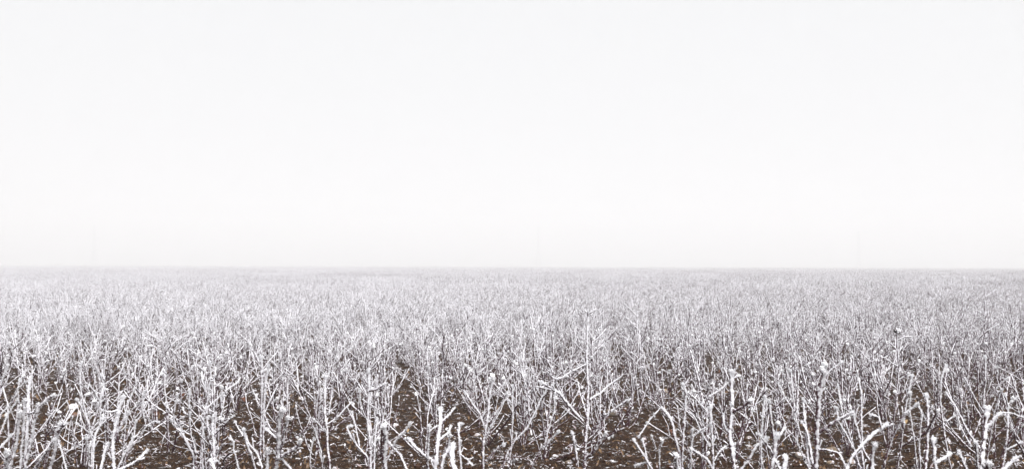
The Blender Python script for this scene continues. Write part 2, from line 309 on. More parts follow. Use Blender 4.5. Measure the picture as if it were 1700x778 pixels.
# crop, distance, label, [(width, [points, root first]), ...]; first of each plant's list are stems, entries starting with 't' are twigs
HERO = [
 ('A', 5.8, 'clump of four thick frosted stems at the far left, tallest ending in a rounded knob', [
   (30, [(165, 800), (180, 600), (190, 380), (195, 250), (212, 140)]), (27, [(165, 790), (215, 560), (235, 450), (270, 350), (340, 290), (375, 270)]),
   (24, [(60, 790), (110, 600), (125, 470), (135, 380)]), (22, [(130, 790), (145, 600), (160, 430), (165, 300)]), ('t', 20, [(190, 395), (240, 385), (265, 330)])]),
 ('A', 6.6, 'loose frosted shrub cut by the left edge of the picture, its twigs leaning right', [
   (18, [(-90, 760), (-20, 650), (30, 600), (75, 545)]), (15, [(-90, 620), (-10, 420), (60, 350), (110, 260), (140, 160)]), (13, [(-70, 800), (0, 540), (60, 400), (120, 300)]), (12, [(-80, 500), (-20, 260), (20, 150), (55, 60)]), ('t', 11, [(60, 350), (120, 230), (185, 175)])]),
 ('A', 4.9, 'short blurred white stem tip in the bottom left corner', [(36, [(40, 850), (48, 720), (52, 650)])]),
 ('A', 6.0, 'low frosted stem with a forked knobby top, right of the far left clump', [
   (30, [(340, 790), (380, 640), (392, 540), (415, 455)]), (24, [(240, 785), (310, 680), (375, 570)]), (15, [(455, 790), (430, 690), (400, 580)]), ('t', 20, [(392, 540), (420, 490), (460, 465)])]),
 ('A', 7.0, 'frosted shrub with a wavering shoot and a zigzag side twig, left of the fat stem', [
   (22, [(635, 790), (640, 640), (650, 560), (675, 500), (715, 420)]), (15, [(630, 600), (625, 540), (600, 440), (560, 350), (520, 295)]), ('t', 13, [(600, 440), (570, 320), (550, 200), (550, 110), (560, 40)]),
   ('t', 14, [(650, 565), (600, 520), (525, 465)]), (14, [(610, 790), (608, 640), (590, 560)]), ('t', 14, [(685, 480), (690, 300), (700, 190)]), ('t', 13, [(690, 330), (650, 250), (610, 200)])]),
 ('A', 6.4, 'fat white forked stem furred with rime, second tallest of the left quarter', [
   (34, [(785, 800), (775, 640), (780, 560), (800, 470), (820, 360), (850, 270)]), ('t', 26, [(785, 560), (840, 460), (890, 380)]), ('t', 15, [(815, 370), (760, 385), (700, 375)]),
   (14, [(800, 790), (870, 640), (912, 560)]), (30, [(690, 790), (715, 670), (740, 600)]), ('t', 12, [(840, 460), (880, 330), (920, 220)])]),
 ('B', 5.1, 'single bare twig reaching up right from the bottom edge, club tipped', [(22, [(-120, 860), (-60, 790), (40, 735), (100, 690), (145, 645)])]),
 ('B', 7.2, 'bushy frosted shrub with a long straight twig rising right from its middle', [
   (24, [(462, 800), (455, 680), (400, 570), (350, 480), (305, 435)]), (18, [(475, 800), (470, 640), (440, 540), (430, 400), (430, 230)]), ('t', 14, [(430, 410), (400, 390), (385, 355)]),
   (26, [(505, 800), (515, 600), (525, 440), (545, 350), (560, 250), (575, 130), (570, 40)]), ('t', 14, [(545, 365), (640, 280), (700, 225), (770, 180)]), ('t', 12, [(530, 580), (640, 480), (740, 410)]), ('t', 13, [(440, 540), (340, 500), (320, 400), (350, 260)]), ('t', 12, [(560, 250), (520, 180), (515, 110)])]),
 ('B', 7.5, 'thin sprawling frosted shrub with a flat topped zigzag twig, near the left', [
   (16, [(-30, 790), (0, 680), (50, 560), (65, 440)]), (12, [(-20, 780), (10, 660), (90, 560), (135, 485), (190, 450), (225, 458)]), ('t', 10, [(135, 485), (90, 300), (60, 250)]), (14, [(-40, 780), (0, 420), (80, 330), (140, 230)])]),
 ('B', 6.5, 'lone upright frosted stem with a thick white tip, left of centre', [(22, [(598, 800), (600, 640), (588, 500), (590, 420), (605, 398)])]),
 ('B', 5.9, 'snow white stub with a stumpy side arm low in the left half', [(28, [(630, 850), (600, 770), (575, 712)]), ('t', 24, [(585, 735), (630, 720)])]),
 ('B', 6.8, 'frosted shrub with two stems splaying left above a crooked hooked twig', [
   (22, [(890, 800), (860, 700), (820, 600), (800, 500)]), (16, [(930, 760), (900, 670), (840, 600), (815, 540)]), ('t', 14, [(810, 560), (770, 500), (740, 450)]), (15, [(775, 790), (735, 640), (735, 590), (700, 565)]), ('t', 12, [(735, 600), (660, 610), (610, 690)])]),
 ('C', 5.6, 'stout white stem with three thick club tipped arms, low left of centre', [
   (40, [(150, 830), (170, 650), (175, 540), (180, 430), (205, 360)]), (30, [(290, 860), (270, 790), (220, 730), (175, 685)]), ('t', 32, [(190, 690), (250, 660), (310, 620), (325, 570)]), ('t', 26, [(165, 570), (120, 530), (85, 500)]),
   (24, [(100, 830), (98, 700), (100, 635)]), ('t', 22, [(190, 660), (215, 520), (240, 420)])]),
 ('C', 7.8, 'pair of tall dark sided upright stems behind the stout three armed one', [
   (22, [(50, 800), (45, 600), (55, 400), (60, 200), (55, 0)]), (19, [(75, 800), (70, 600), (75, 350), (90, 150), (110, 60)]), ('t', 13, [(60, 320), (30, 290), (0, 250)]), ('t', 12, [(75, 400), (130, 280), (170, 200)])]),
 ('C', 7.3, 'slender frosted shrub forking like a Y on open brown soil, left of centre', [
   (23, [(532, 800), (515, 650), (510, 500), (495, 400), (495, 250), (500, 130)]), ('t', 14, [(510, 470), (580, 420), (640, 350), (680, 320)]), ('t', 14, [(505, 530), (450, 470), (410, 430)]),
   (14, [(480, 800), (470, 660), (440, 560), (425, 500)]), (11, [(400, 800), (390, 720), (400, 620), (420, 560)]), ('t', 10, [(520, 400), (530, 330), (545, 240)])]),
 ('C', 6.9, 'frosted shrub with a hooked low branch on its left and a tall knob ended stem', [
   (22, [(805, 800), (790, 700), (720, 620), (670, 550), (645, 490), (685, 480)]), (24, [(810, 800), (800, 600), (785, 450), (795, 250), (795, 90)]), ('t', 16, [(797, 245), (850, 230), (910, 190)]), ('t', 14, [(730, 620), (700, 470), (675, 385)]),
   (18, [(835, 800), (835, 600), (850, 430)]), ('t', 14, [(790, 560), (840, 620)]), ('t', 11, [(785, 450), (740, 330), (730, 230)])]),
 ('D', 5.4, 'crooked thick blurred stem with a flared top standing near the centre', [(44, [(50, 840), (30, 720), (40, 600), (35, 540), (25, 470)])]),
 ('D', 6.5, 'two crossing frosted twigs making an X just left of the picture centre', [(18, [(195, 800), (140, 680), (60, 590)]), (18, [(10, 800), (60, 690), (110, 580), (170, 520), (215, 455)])]),
 ('D', 6.0, 'bold white upright stem with a long diagonal arm slanting down from its left', [
   (38, [(380, 830), (395, 640), (405, 540), (415, 440), (415, 355)]), ('t', 30, [(375, 725), (300, 680), (240, 620), (195, 565)]), (20, [(405, 830), (440, 700), (485, 540)]), ('t', 22, [(405, 580), (470, 530), (490, 480)]),
   ('t', 18, [(412, 460), (470, 410), (515, 355)]), (20, [(335, 800), (330, 680), (340, 480)]), ('t', 15, [(340, 520), (370, 495), (395, 480)])]),
 ('D', 4.9, 'nearest blurred white stem, bent like an elbow at the bottom centre', [(46, [(545, 860), (500, 730), (495, 650), (505, 605)]), ('t', 28, [(415, 800), (440, 690), (490, 620)])]),
 ('D', 6.8, 'thin stick with a bent over frosty tip standing on open soil near the centre', [(20, [(562, 800), (550, 650), (545, 540), (545, 465), (570, 468)]), ('t', 13, [(550, 670), (600, 710), (635, 750)])]),
 ('D', 7.0, 'tall frosted stem topped by a clotted white rime head, right of the centre sticks', [
   (26, [(710, 800), (715, 600), (740, 420), (750, 300), (770, 180), (780, 130)]), ('t', 16, [(720, 570), (780, 450), (840, 330), (880, 250)]), ('t', 13, [(775, 180), (840, 250), (900, 320)]), ('t', 20, [(715, 740), (800, 650), (860, 600)]), ('t', 14, [(740, 560), (690, 400), (640, 330), (580, 240)]),
   ('b', 46, [(772, 150)])]),
 ('E', 7.4, 'tallest shrub of the field, straight dark sided trunk with long arms, T shaped top', [
   (30, [(535, 810), (545, 600), (560, 400), (565, 200), (555, 0), (560, -150), (565, -300)]), ('t', 24, [(525, 445), (430, 340), (360, 250), (235, 180)]), ('t', 15, [(575, 300), (640, 260), (710, 200), (780, 150)]),
   ('t', 20, [(580, 540), (650, 440), (720, 380), (840, 305)]), ('t', 22, [(535, 720), (620, 630), (690, 520)]), ('t', 16, [(555, 55), (460, 100), (390, 145), (340, 160)]), ('t', 15, [(565, -285), (590, -305), (615, -318)]), ('t', 14, [(562, -290), (540, -312)]),
   (20, [(500, 800), (480, 640), (450, 520)]), ('t', 11, [(360, 250), (200, 210), (130, 300)])]),
 ('E', 7.2, 'frosted shrub sending long lean twigs up right, left of the tallest trunk', [
   (18, [(-30, 790), (10, 660), (70, 570), (140, 500), (200, 390), (240, 300), (275, 240)]), (16, [(150, 800), (240, 640), (310, 570), (365, 515)]), ('t', 11, [(265, 605), (300, 470), (330, 380), (335, 260)]), (13, [(20, 790), (40, 600), (50, 420), (45, 200)])]),
 ('F', 7.0, 'frosted shrub whose left stem arches out to a pointed tip over bare soil', [
   (27, [(325, 800), (325, 680), (290, 560), (275, 470), (240, 400), (195, 355)]), (22, [(340, 800), (345, 600), (355, 400), (365, 250), (340, 190)]), ('t', 13, [(362, 240), (430, 290), (510, 380)]), ('t', 13, [(350, 370), (420, 410), (480, 540), (530, 620)]), ('t', 12, [(195, 355), (120, 440), (40, 560)]), (18, [(375, 800), (400, 640), (410, 500)])]),
 ('F', 6.4, 'thick stem with a frosted elbow arm and knotted crown, right of centre', [
   (38, [(705, 820), (680, 640), (665, 520), (680, 400), (680, 250), (682, 100)]), ('t', 30, [(680, 385), (760, 350), (820, 300)]), ('t', 24, [(683, 155), (745, 135)]), ('t', 13, [(680, 165), (600, 230), (525, 280)]), (26, [(700, 820), (690, 700), (690, 630)]), ('b', 28, [(688, 335)]), ('t', 20, [(675, 560), (630, 480), (622, 400)])]),
 ('F', 6.3, 'low frosted shrub with one thick twig pointing up left, right of centre', [(25, [(575, 830), (510, 710), (450, 670), (400, 640)]), (16, [(400, 810), (400, 650), (415, 550), (540, 470)]), ('t', 14, [(560, 720), (600, 650), (640, 620)]), (18, [(560, 810), (550, 600), (530, 350)])]),
 ('F', 5.2, 'stubby blurred stem end at the bottom right of centre', [(34, [(320, 840), (295, 740), (295, 680)])]),
 ('F', 6.6, 'tangle of short frosted twigs low on the soil beside the tallest trunk', [
   (21, [(150, 810), (90, 700), (30, 610), (0, 570)]), (14, [(110, 800), (85, 640), (65, 570)]), ('t', 20, [(130, 740), (80, 735), (15, 755)]), (12, [(185, 800), (185, 640), (205, 580)]), ('t', 11, [(160, 640), (145, 590), (130, 550)])]),
 ('F', 6.0, 'single diagonal frosted twig slanting up right between two thick stems', [(23, [(700, 850), (740, 790), (800, 710), (850, 620), (930, 560)])]),
 ('G', 5.7, 'white branching stem cluster just left of the stem with the big rime head', [
   (38, [(65, 840), (100, 680), (110, 580), (130, 530)]), ('t', 22, [(130, 570), (155, 530), (180, 490)]), ('t', 24, [(105, 600), (80, 430), (65, 300)]), ('t', 20, [(95, 670), (50, 600), (0, 540)]), (18, [(20, 820), (15, 600), (25, 400), (40, 280)])]),
 ('G', 4.9, 'close soft focus V of two white stem tips at the bottom edge', [(42, [(160, 850), (180, 720), (175, 680)]), ('t', 30, [(155, 800), (110, 720)])]),
 ('G', 5.9, 'thick stem crowned with the biggest cauliflower rime head, right of centre', [
   (42, [(388, 830), (395, 600), (400, 420), (410, 260), (440, 150), (440, 95)]), ('t', 30, [(412, 530), (480, 480), (560, 430), (650, 385)]), ('t', 14, [(400, 430), (350, 370), (300, 300)]), ('t', 18, [(400, 640), (480, 650), (550, 670), (600, 770)]), ('b', 44, [(452, 62)]), ('b', 30, [(430, 85)]), ('t', 12, [(440, 150), (500, 90), (580, 40)])]),
 ('G', 6.3, 'leaning pair of club tipped stems touching the left of the big rime head stem', [
   (25, [(350, 810), (330, 600), (315, 450), (300, 290)]), (23, [(375, 760), (330, 520), (290, 450)]), (13, [(355, 800), (290, 660), (255, 575)]), ('t', 13, [(310, 640), (250, 420), (225, 250), (215, 100)]), ('t', 11, [(240, 380), (180, 290), (140, 200)])]),
 ('G', 5.6, 'heavy frosted branch sweeping up right in a low arc, with a stubby upright', [
   (27, [(570, 850), (640, 680), (720, 590), (800, 520), (885, 465)]), (32, [(770, 830), (775, 690), (800, 600)]), ('t', 20, [(700, 610), (740, 690), (790, 750)]), ('t', 20, [(840, 500), (820, 420), (760, 400)])]),
 ('G', 6.8, 'spread of three thin frosted stems fanning left behind the low sweeping branch', [
   (18, [(695, 800), (650, 640), (600, 540), (545, 450), (530, 350)]), (16, [(680, 800), (640, 600), (600, 480), (560, 340), (540, 200)]), (20, [(720, 800), (690, 560), (660, 460), (640, 390)]), (16, [(715, 800), (705, 500), (700, 250), (670, 130)])]),
 ('H', 7.0, 'frosted shrub with a stem bending right to a short flat twig, on the right', [
   (21, [(-60, 780), (0, 570), (50, 470), (90, 400), (180, 330)]), (19, [(30, 800), (65, 600), (80, 420), (110, 250), (140, 130)]), ('t', 13, [(180, 330), (215, 400), (235, 450)])]),
 ('H', 6.8, 'frosted stem with one arm raised like a slingshot, second clump from the right edge', [
   (27, [(228, 800), (240, 650), (245, 500), (245, 340), (235, 260)]), ('t', 23, [(246, 520), (280, 450), (320, 370)]), (14, [(200, 800), (190, 600), (210, 400), (170, 330)]), (12, [(180, 800), (150, 540), (120, 380), (130, 250)])]),
 ('H', 5.3, 'blurred thick stem with a short right arm low on the right side', [(36, [(320, 840), (295, 720), (290, 640), (280, 560)]), ('t', 27, [(305, 735), (360, 700), (400, 670)])]),
 ('H', 5.3, 'short blurred club shaped twig leaning left, alone on dark soil at right', [(27, [(560, 860), (510, 770), (480, 700), (455, 650)])]),
 ('H', 7.3, 'tall thin curving stem crossed by a long slanting branch, on the right', [
   (17, [(415, 800), (370, 560), (340, 330), (340, 160), (380, 65)]), (19, [(640, 800), (610, 640), (520, 510), (440, 350), (370, 250)]), ('t', 12, [(440, 350), (470, 480), (545, 620)]), ('t', 12, [(375, 450), (420, 420), (450, 405)])]),
 ('H', 6.1, 'broad white stem forking into a thick curled right arm, near right edge', [
   (42, [(612, 830), (625, 640), (645, 500), (655, 350)]), ('t', 33, [(640, 520), (670, 470), (710, 420), (755, 390)]), (24, [(590, 820), (585, 690), (575, 590)]), ('t', 11, [(755, 388), (830, 395), (905, 425)])]),
 ('H', 4.9, 'blurred white knob on the bottom edge beside the broad forked stem', [(40, [(625, 860), (640, 790), (670, 738)])]),
 ('H', 7.6, 'tall straight purple brown stem rising behind the broad forked stem', [(19, [(620, 800), (620, 500), (630, 300), (640, 150), (640, 0)]), ('t', 12, [(625, 380), (560, 270), (500, 150)]), ('t', 12, [(635, 330), (720, 220), (800, 150)]), (14, [(640, 800), (700, 400), (740, 260), (760, 230)])]),
 ('H', 7.0, 'slim frosted shrub by the right edge with a pale furry catkin like clot', [
   (20, [(755, 800), (780, 650), (800, 500), (800, 340)]), ('t', 13, [(790, 620), (850, 540), (905, 470)]), ('t', 14, [(785, 645), (840, 620), (895, 590)]), ('t', 12, [(800, 360), (790, 300), (770, 260)]), ('b', 26, [(835, 290)]), ('b', 22, [(825, 315)]), ('t', 10, [(800, 330), (830, 310), (860, 280)])]),
 ('H', 5.4, 'short frosted club pointing up right in the bottom right corner', [(33, [(700, 860), (760, 790), (810, 740), (860, 695)])]),
]
hero_bases = []
for (cr, d, label, parts) in HERO:
    r = np.random.default_rng(len(hero_bases) + 100)
    x0 = X0[cr]
    m_px = d / FPX                                    # metres per photograph pixel here
    roots = [p[1][0] for p in parts if p[0] not in ('t', 'b')]
    bx = np.mean([q[0] for q in roots]) / ZC + x0
    by = px2w(bx, 600, d)[0]
    base = np.array([by, d, gz1(by, d)])
    hero_bases.append((base[0], d))
    root = empty('frosted_shrub', base, label=label, category='shrub', group='frosted shrubs of the field')
    fm = MB(); stems = []
    for p in parts:
        kind = p[0]
        if kind == 'b':
            c = px2w(x0 + p[2][0][0] / ZC, 590 + p[2][0][1] / ZC, d) - base
            rr = p[1] / ZC * m_px / 2
            m2 = MB()
            for k in range(26):
                q = r.normal(0, 1, 3); q /= np.linalg.norm(q); q[2] *= 1.15
                lump(m2, c + q * rr * r.uniform(0.35, 1.0), rr * r.uniform(0.28, 0.5), r, 1.0, 7, 5)
            link('rime_head', m2.mesh('rime_head', M_FROST), root)
            continue
        w, pts = (p[1], p[2]) if kind == 't' else (p[0], p[1])
        dj = r.uniform(-0.16, 0.16) if len(pts) > 2 else 0.0
        n = len(pts)
        if kind == 't':
            # the twig leaves its nearest stem at that stem's own depth
            p0 = np.array(pts[0], float); best = min(stems, key=lambda s: min(np.hypot(*(np.array(q) - p0)) for q in s[0]))
            kq = min(range(len(best[0])), key=lambda k: np.hypot(*(np.array(best[0][k]) - p0)))
            d0 = best[1][min(kq, len(best[1]) - 1)]; dd = [d0 + dj * k / (n - 1) for k in range(n)]
        else:
            dd = [d + dj * k / (n - 1) for k in range(n)]
        W = [px2w(x0 + q[0] / ZC, 590 + q[1] / ZC, dk) - base for q, dk in zip(pts, dd)]
        stems.append((pts, dd))
        rad = w / ZC * m_px / 2 * 0.68
        m2 = MB()
        if kind != 't':
            foot = np.array([(W[0][0]) * 0.45 + r.normal(0, 0.012), r.normal(0, 0.03), -0.04])
            if W[0][2] > 0.04:
                mid = W[0] * 0.55 + foot * 0.45
                W = [foot, mid] + W
            f0, f1 = 0.02, 0.62
            far = d > 7.1
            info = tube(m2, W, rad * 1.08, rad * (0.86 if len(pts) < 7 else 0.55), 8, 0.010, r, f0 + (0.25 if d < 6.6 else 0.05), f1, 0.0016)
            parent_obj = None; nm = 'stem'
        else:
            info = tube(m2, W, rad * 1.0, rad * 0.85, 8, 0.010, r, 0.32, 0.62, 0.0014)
            nm = 'twig'
        # rime clots hugging the windward side, denser towards the tip
        C, rd, fr, T = info
        for k in range(int(len(C) * .55)):
            q = int(len(C) * r.uniform(.12, 1.0) ** .7) - 1
            if r.random() < fr[q] + .15:
                dv = WIND + r.normal(0, .7, 3); dv /= np.linalg.norm(dv)
                lump(fm, C[q] + dv * rd[q] * .85, rd[q] * r.uniform(.25, .62), r, 1.0, 6, 5, jag=.3)
        for k in range(int(len(C) * (0.10 if d > 6.6 else 0.05))):
            q = r.integers(4, len(C) - 1) if len(C) > 6 else 1
            dv = r.normal(0, 1, 3); dv /= np.linalg.norm(dv); dv = dv * 0.8 + T[q] * 0.9
            l = r.uniform(0.012, 0.05)
            crystals(fm, tube(m2, [C[q], C[q] + dv * l * .6, C[q] + dv * l + np.array([0, 0, .3 * l])], 0.0034, 0.0042, 5, 0.01, r, 0.5, 0.7, 0), 160, 0.006, r)
        crystals(fm, info, 420, 0.0080, r)
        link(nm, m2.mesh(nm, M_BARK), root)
    link('rime_crystals', fm.mesh('rime_crystals', M_FROST, False), root, kind='stuff')

# ------------------------------------------------------------------ generic shrubs: variants, then copies
def shrub_shape(r, h, n_stems, splay, twigs_per, spurs, thin=1.0):
    """list of (kind, owner, points, r0, r1): stems from a narrow foot, alternate twigs, short spurs"""
    out = []
    for s in range(n_stems):
        az = r.uniform(0, 6.283); lean = abs(r.normal(0, splay)) * r.choice([.6, 1.0, 1.5]) + 0.02
        if s == 0: lean *= 0.35
        L = h * r.uniform(0.62, 1.0) * (1.0 if s else 1.05)
        dirh = np.array([math.cos(az), math.sin(az), 0])
        foot = dirh * r.uniform(0.005, 0.04) + np.array([0, 0, -0.03])
        P = [foot]; nseg = 6; a = lean * r.uniform(1.0, 1.7)
        for k in range(nseg):
            a += r.normal(-0.02, 0.06)
            d_ = dirh * math.sin(a) + np.array([0, 0, math.cos(a)]) + r.normal(0, 0.07, 3)
            P.append(P[-1] + d_ / np.linalg.norm(d_) * L / nseg)
        r0 = r.uniform(0.0052, 0.0082) * thin; r1 = r.uniform(0.0040, 0.0056) * thin
        P = np.array(P); so = len(out); out.append(('stem', None, P, r0, r1))
        nt = r.poisson(twigs_per)
        for q in range(nt):
            u = r.uniform(0.22, 0.93); k = min(nseg - 1, int(u * nseg)); f = u * nseg - k
            p = P[k] * (1 - f) + P[k + 1] * f; t_ = P[k + 1] - P[k]; t_ /= np.linalg.norm(t_)
            az2 = r.uniform(0, 6.283); side = np.array([math.cos(az2), math.sin(az2), 0.15])
            ang = r.uniform(0.5, 1.15); l = r.uniform(0.08, 0.42) * (1.15 - 0.55 * u)
            d0 = t_ * math.cos(ang) + side * math.sin(ang); d0 /= np.linalg.norm(d0)
            d1 = d0 * 0.9 + np.array([0, 0, r.uniform(-0.1, 0.4)]) + r.normal(0, 0.12, 3); d1 /= np.linalg.norm(d1)
            tp = np.array([p, p + d0 * l * 0.5, p + d0 * l * 0.5 + d1 * l * 0.5])
            to = len(out)
            out.append(('twig', so, tp, r.uniform(0.0030, 0.0043) * thin, r.uniform(0.0028, 0.0040) * thin))
            if l > 0.13 and r.random() < 0.6:
                sv = np.cross(d1, r.normal(0, 1, 3)); sv /= np.linalg.norm(sv); l2 = l * r.uniform(0.25, 0.5)
                out.append(('spur', to, np.array([tp[1], tp[1] + (d1 * .6 + sv * .7) * l2 * .6, tp[1] + (d1 * .8 + sv * .7) * l2]), 0.0030 * thin, 0.0030 * thin))
        for q in range(r.poisson(spurs)):
            u = r.uniform(0.12, 1.0) ** 0.8; k = min(nseg - 1, int(u * nseg)); f = u * nseg - k
            p = P[k] * (1 - f) + P[k + 1] * f; az2 = r.uniform(0, 6.283)
            d0 = np.array([math.cos(az2), math.sin(az2), r.uniform(0.2, 1.1)]); d0 /= np.linalg.norm(d0); l = r.uniform(0.014, 0.055)
            d1 = d0 + r.normal(0, 0.5, 3); d1 /= np.linalg.norm(d1)
            out.append(('spur', so, np.array([p, p + d0 * l * .6, p + d0 * l * .6 + d1 * l * .5]), 0.0031 * thin, 0.0038 * thin))
    return out
HMAX = 0.8
def fz(z): return -0.03 + 0.50 * min(1, max(0, z / HMAX)) ** 0.9
def near_variant(seed):
    """[(name, mesh, [(name, mesh), ...])] plus the crystals"""
    r = np.random.default_rng(seed)
    S = shrub_shape(r, r.uniform(0.66, 0.82), r.integers(3, 7), 0.36, 2.3, 9)
    fm = MB(); mbs = {}
    for k, (kind, own, P, r0, r1) in enumerate(S):
        if kind == 'spur': own_mb = mbs[own]
        else: own_mb = mbs[k] = MB()
        sides, ds = (7, 0.014) if kind == 'stem' else (6, 0.012) if kind == 'twig' else (5, 0.012)
        info = tube(own_mb, P, r0, r1, sides, ds, r, fz(P[0][2]), fz(P[-1][2]) + 0.05, 0.0016 if kind == 'stem' else 0.0008)
        crystals(fm, info, 120 if kind != 'spur' else 90, 0.0048, r)
    for q in range(r.integers(2, 6)):      # small rime clots at twig ends
        k = r.integers(0, len(S)); lump(fm, S[k][2][-1], r.uniform(0.009, 0.016), r, 1.0, 7, 5, jag=0.3)
    tree = []
    for k, (kind, own, P, r0, r1) in enumerate(S):
        if kind == 'stem': tree.append(['stem', mbs[k].mesh('stem', M_BARK), []]); stem_of = {k: tree[-1]} if not tree[:-1] else {**stem_of, k: tree[-1]}
    for k, (kind, own, P, r0, r1) in enumerate(S):
        if kind == 'twig': stem_of[own][2].append(('twig', mbs[k].mesh('twig', M_BARK)))
    return tree, fm.mesh('rime_crystals', M_FROST, False)
NV = 16
variants = [near_variant(300 + k) for k in range(NV)]
def build_near(variant, name='frosted_shrub'):
    tree, fmesh = variants[variant]
    root = empty(name, (0, 0, 0), category='shrub', group='frosted shrubs of the field')
    for nm, me, kids in tree:
        o = link(nm, me, root)
        for n2, m2 in kids: link(n2, m2, o)
    link('rime_crystals', fmesh, root, kind='stuff')
    return root
def copy_tree(o, parent=None):
    c = o.copy(); COL.objects.link(c); c.parent = parent
    for ch in o.children: copy_tree(ch, c)
    return c

# ---- positions: an uneven grid of planting spots
def blocked(x, y):
    return any((x - a) ** 2 + (y - b) ** 2 < 0.27 ** 2 for a, b in hero_bases)
spots = []
SP = 0.46
yy = 6.9; row = 0
while yy < 47:
    hw = 0.56 * yy + 1.2
    xs = np.arange(-hw, hw, SP if yy > 12 else .50) + (SP / 2 if row % 2 else 0) + rng.uniform(-.08, .08)
    for x in xs:
        px_, py_ = x + rng.normal(0, 0.085), yy + rng.normal(0, 0.085)
        dens = 0.86 + 0.32 * float(vn[0](np.array(px_ * 0.9 + 40), np.array(py_ * 0.9 + 7)))
        if rng.random() > dens: continue
        spots.append((px_, py_))
    yy += SP if yy > 12 else .53; row += 1
near, rest = [], []
for (x, y) in sorted(spots, key=lambda s: s[1]):
    if y < 9.0 and blocked(x, y): continue
    if rng.random() < (0.45 if y < 7.6 else 0.18 if y < 10 else 0): continue
    vis = abs(x) < 0.53 * y
    if vis and len(near) < 296 - len(HERO): near.append((x, y))
    elif y > (near[-1][1] - 0.3 if near else 0) or not vis: rest.append((x, y))
protos = {}
MARKS = [(45, 'far left clump'), (95, 'low knobby stem'), (195, 'fat forked stem'), (320, 'bushy left shrub'), (355, 'white tipped stem'), (410, 'crooked hooked twig'),
         (465, 'three armed stem'), (541, 'Y forked shrub'), (612, 'hooked low branch'), (665, 'crossing X twigs'), (728, 'diagonal armed stem'), (763, 'bent tipped stick'), (815, 'clotted head stem'),
         (905, 'long lean twigs'), (975, 'tallest trunk'), (1060, 'low twig tangle'), (1125, 'arching left stem'), (1215, 'frosted elbow arm'), (1285, 'white branching cluster'), (1360, 'biggest rime head'), (1410, 'low sweeping branch'),
         (1500, 'right bending stem'), (1540, 'slingshot armed stem'), (1580, 'thin curving stem'), (1635, 'broad forked stem'), (1690, 'furry clot shrub')]
NUM = {3: 'three', 4: 'four', 5: 'five', 6: 'six', 7: 'seven'}
USED = set()
def which(x, y, n, s, lean):
    for k in range(5):
        t_ = which_k(x, y, n, s, lean, k)
        if t_ not in USED: break
    USED.add(t_); return t_
def which_k(x, y, n, s, lean, k):
    px = PW / 2 + x / y * FPX
    mx, nm = sorted(MARKS, key=lambda m: abs(m[0] - px))[k]
    size = 'low' if s < .9 else 'tall' if s > 1.07 else 'middling'
    dist = 'just' if y < 8.6 else 'well' if y < 10.2 else 'far'
    return '%s %s stemmed frosted shrub%s, %s behind the %s, to its %s' % (size, NUM[n], lean, dist, nm, 'left' if px < mx else 'right')
for (x, y) in near:
    v = int(rng.integers(0, NV))
    if v in protos: o = copy_tree(protos[v])
    else: o = build_near(v); protos[v] = o
    s = rng.uniform(0.82, 1.16)
    o.location = (x, y, gz1(x, y)); tl = rng.normal(0, .06); o.rotation_euler = (rng.normal(0, .04), tl, rng.uniform(0, 6.283)); o.scale = (s, s, s * rng.uniform(.92, 1.06))
    o['label'] = which(x, y, len(variants[v][0]), s, ' leaning left' if tl < -.06 else ' leaning right' if tl > .06 else '')
FRONT_END = near[-1][1]

# ---- a few shrubs that stand out farther back
def special(px, top, d, label, extra=None, seed=1):
    r = np.random.default_rng(seed); w = px2w(px, top, d); base = np.array([w[0], d, gz1(w[0], d)])
    root = empty('frosted_shrub', base, label=label, category='shrub', group='frosted shrubs of the field')
    h = w[2] - base[2]; fm = MB()
    P = [np.array([0.02, 0, -.03]), np.array([-0.02, 0, h * .3]), np.array([0.01, 0.01, h * .6]), np.array([-0.008, 0, h * .85]), np.array([0, 0, h])]
    m2 = MB(); info = tube(m2, P, 0.0075, 0.005, 7, 0.015, r, 0.15, 0.5); crystals(fm, info, 400, 0.007, r); link('stem', m2.mesh('stem', M_BARK), root)
    for k in range(7):
        u = r.uniform(.35, .95); az = r.uniform(0, 6.28); l = r.uniform(.08, .2); p = np.array([0, 0, h * u])
        dv = np.array([math.cos(az), .3 * math.sin(az), r.uniform(.4, 1.1)]); m2 = MB()
        info = tube(m2, [p, p + dv * l * .5, p + dv * l + r.normal(0, .015, 3)], 0.005, 0.005, 6, 0.012, r, .4, .65); crystals(fm, info, 400, .007, r)
        link('twig', m2.mesh('twig', M_BARK), root)
    if extra: extra(root, fm, r, h)
    link('rime_crystals', fm.mesh('rime_crystals', M_FROST, False), root, kind='stuff')
def curly(root, fm, r, h):
    m2 = MB(); p = np.array([0, 0, h])
    info = tube(m2, [p + [0, 0, -.04], p + [-.01, 0, .02], p + [.03, 0, .05], p + [.06, 0, .03]], .006, .006, 6, .01, r, .6, .7); crystals(fm, info, 800, .008, r)
    info = tube(m2, [p + [0, 0, -.2], p + [-.06, 0, -.13], p + [-.10, 0, -.05]], .006, .006, 6, .01, r, .5, .7); crystals(fm, info, 800, .008, r)
    link('twig', m2.mesh('twig', M_BARK), root)
def dark_head(root, fm, r, h):
    m2 = MB(); lump(m2, (0, 0, h), 0.024, r, .2, 12, 9, (1.2, 1, .9), .25); o = link('seed_head', m2.mesh('seed_head', M_HEAD), root)
    for k in range(60):
        q = r.normal(0, 1, 3); q /= np.linalg.norm(q)
        if q @ WIND > -0.1: lump(fm, np.array([0, 0, h]) + q * 0.025, r.uniform(.004, .009), r, 1, 6, 5)
special(265, 488, 12.5, 'tall frosted shrub with a curled crest rising above the left of the field', curly, 5)
special(1635, 478, 14.0, 'thin lone spire standing above its neighbours near the right edge', None, 7)
special(1490, 549, 9.6, 'frosted stalk bearing a round dark seed head, right of centre', dark_head, 8)
special(1058, 516, 11.0, 'dark slender spire half hidden in the mid field, right of the tallest trunk', None, 9)

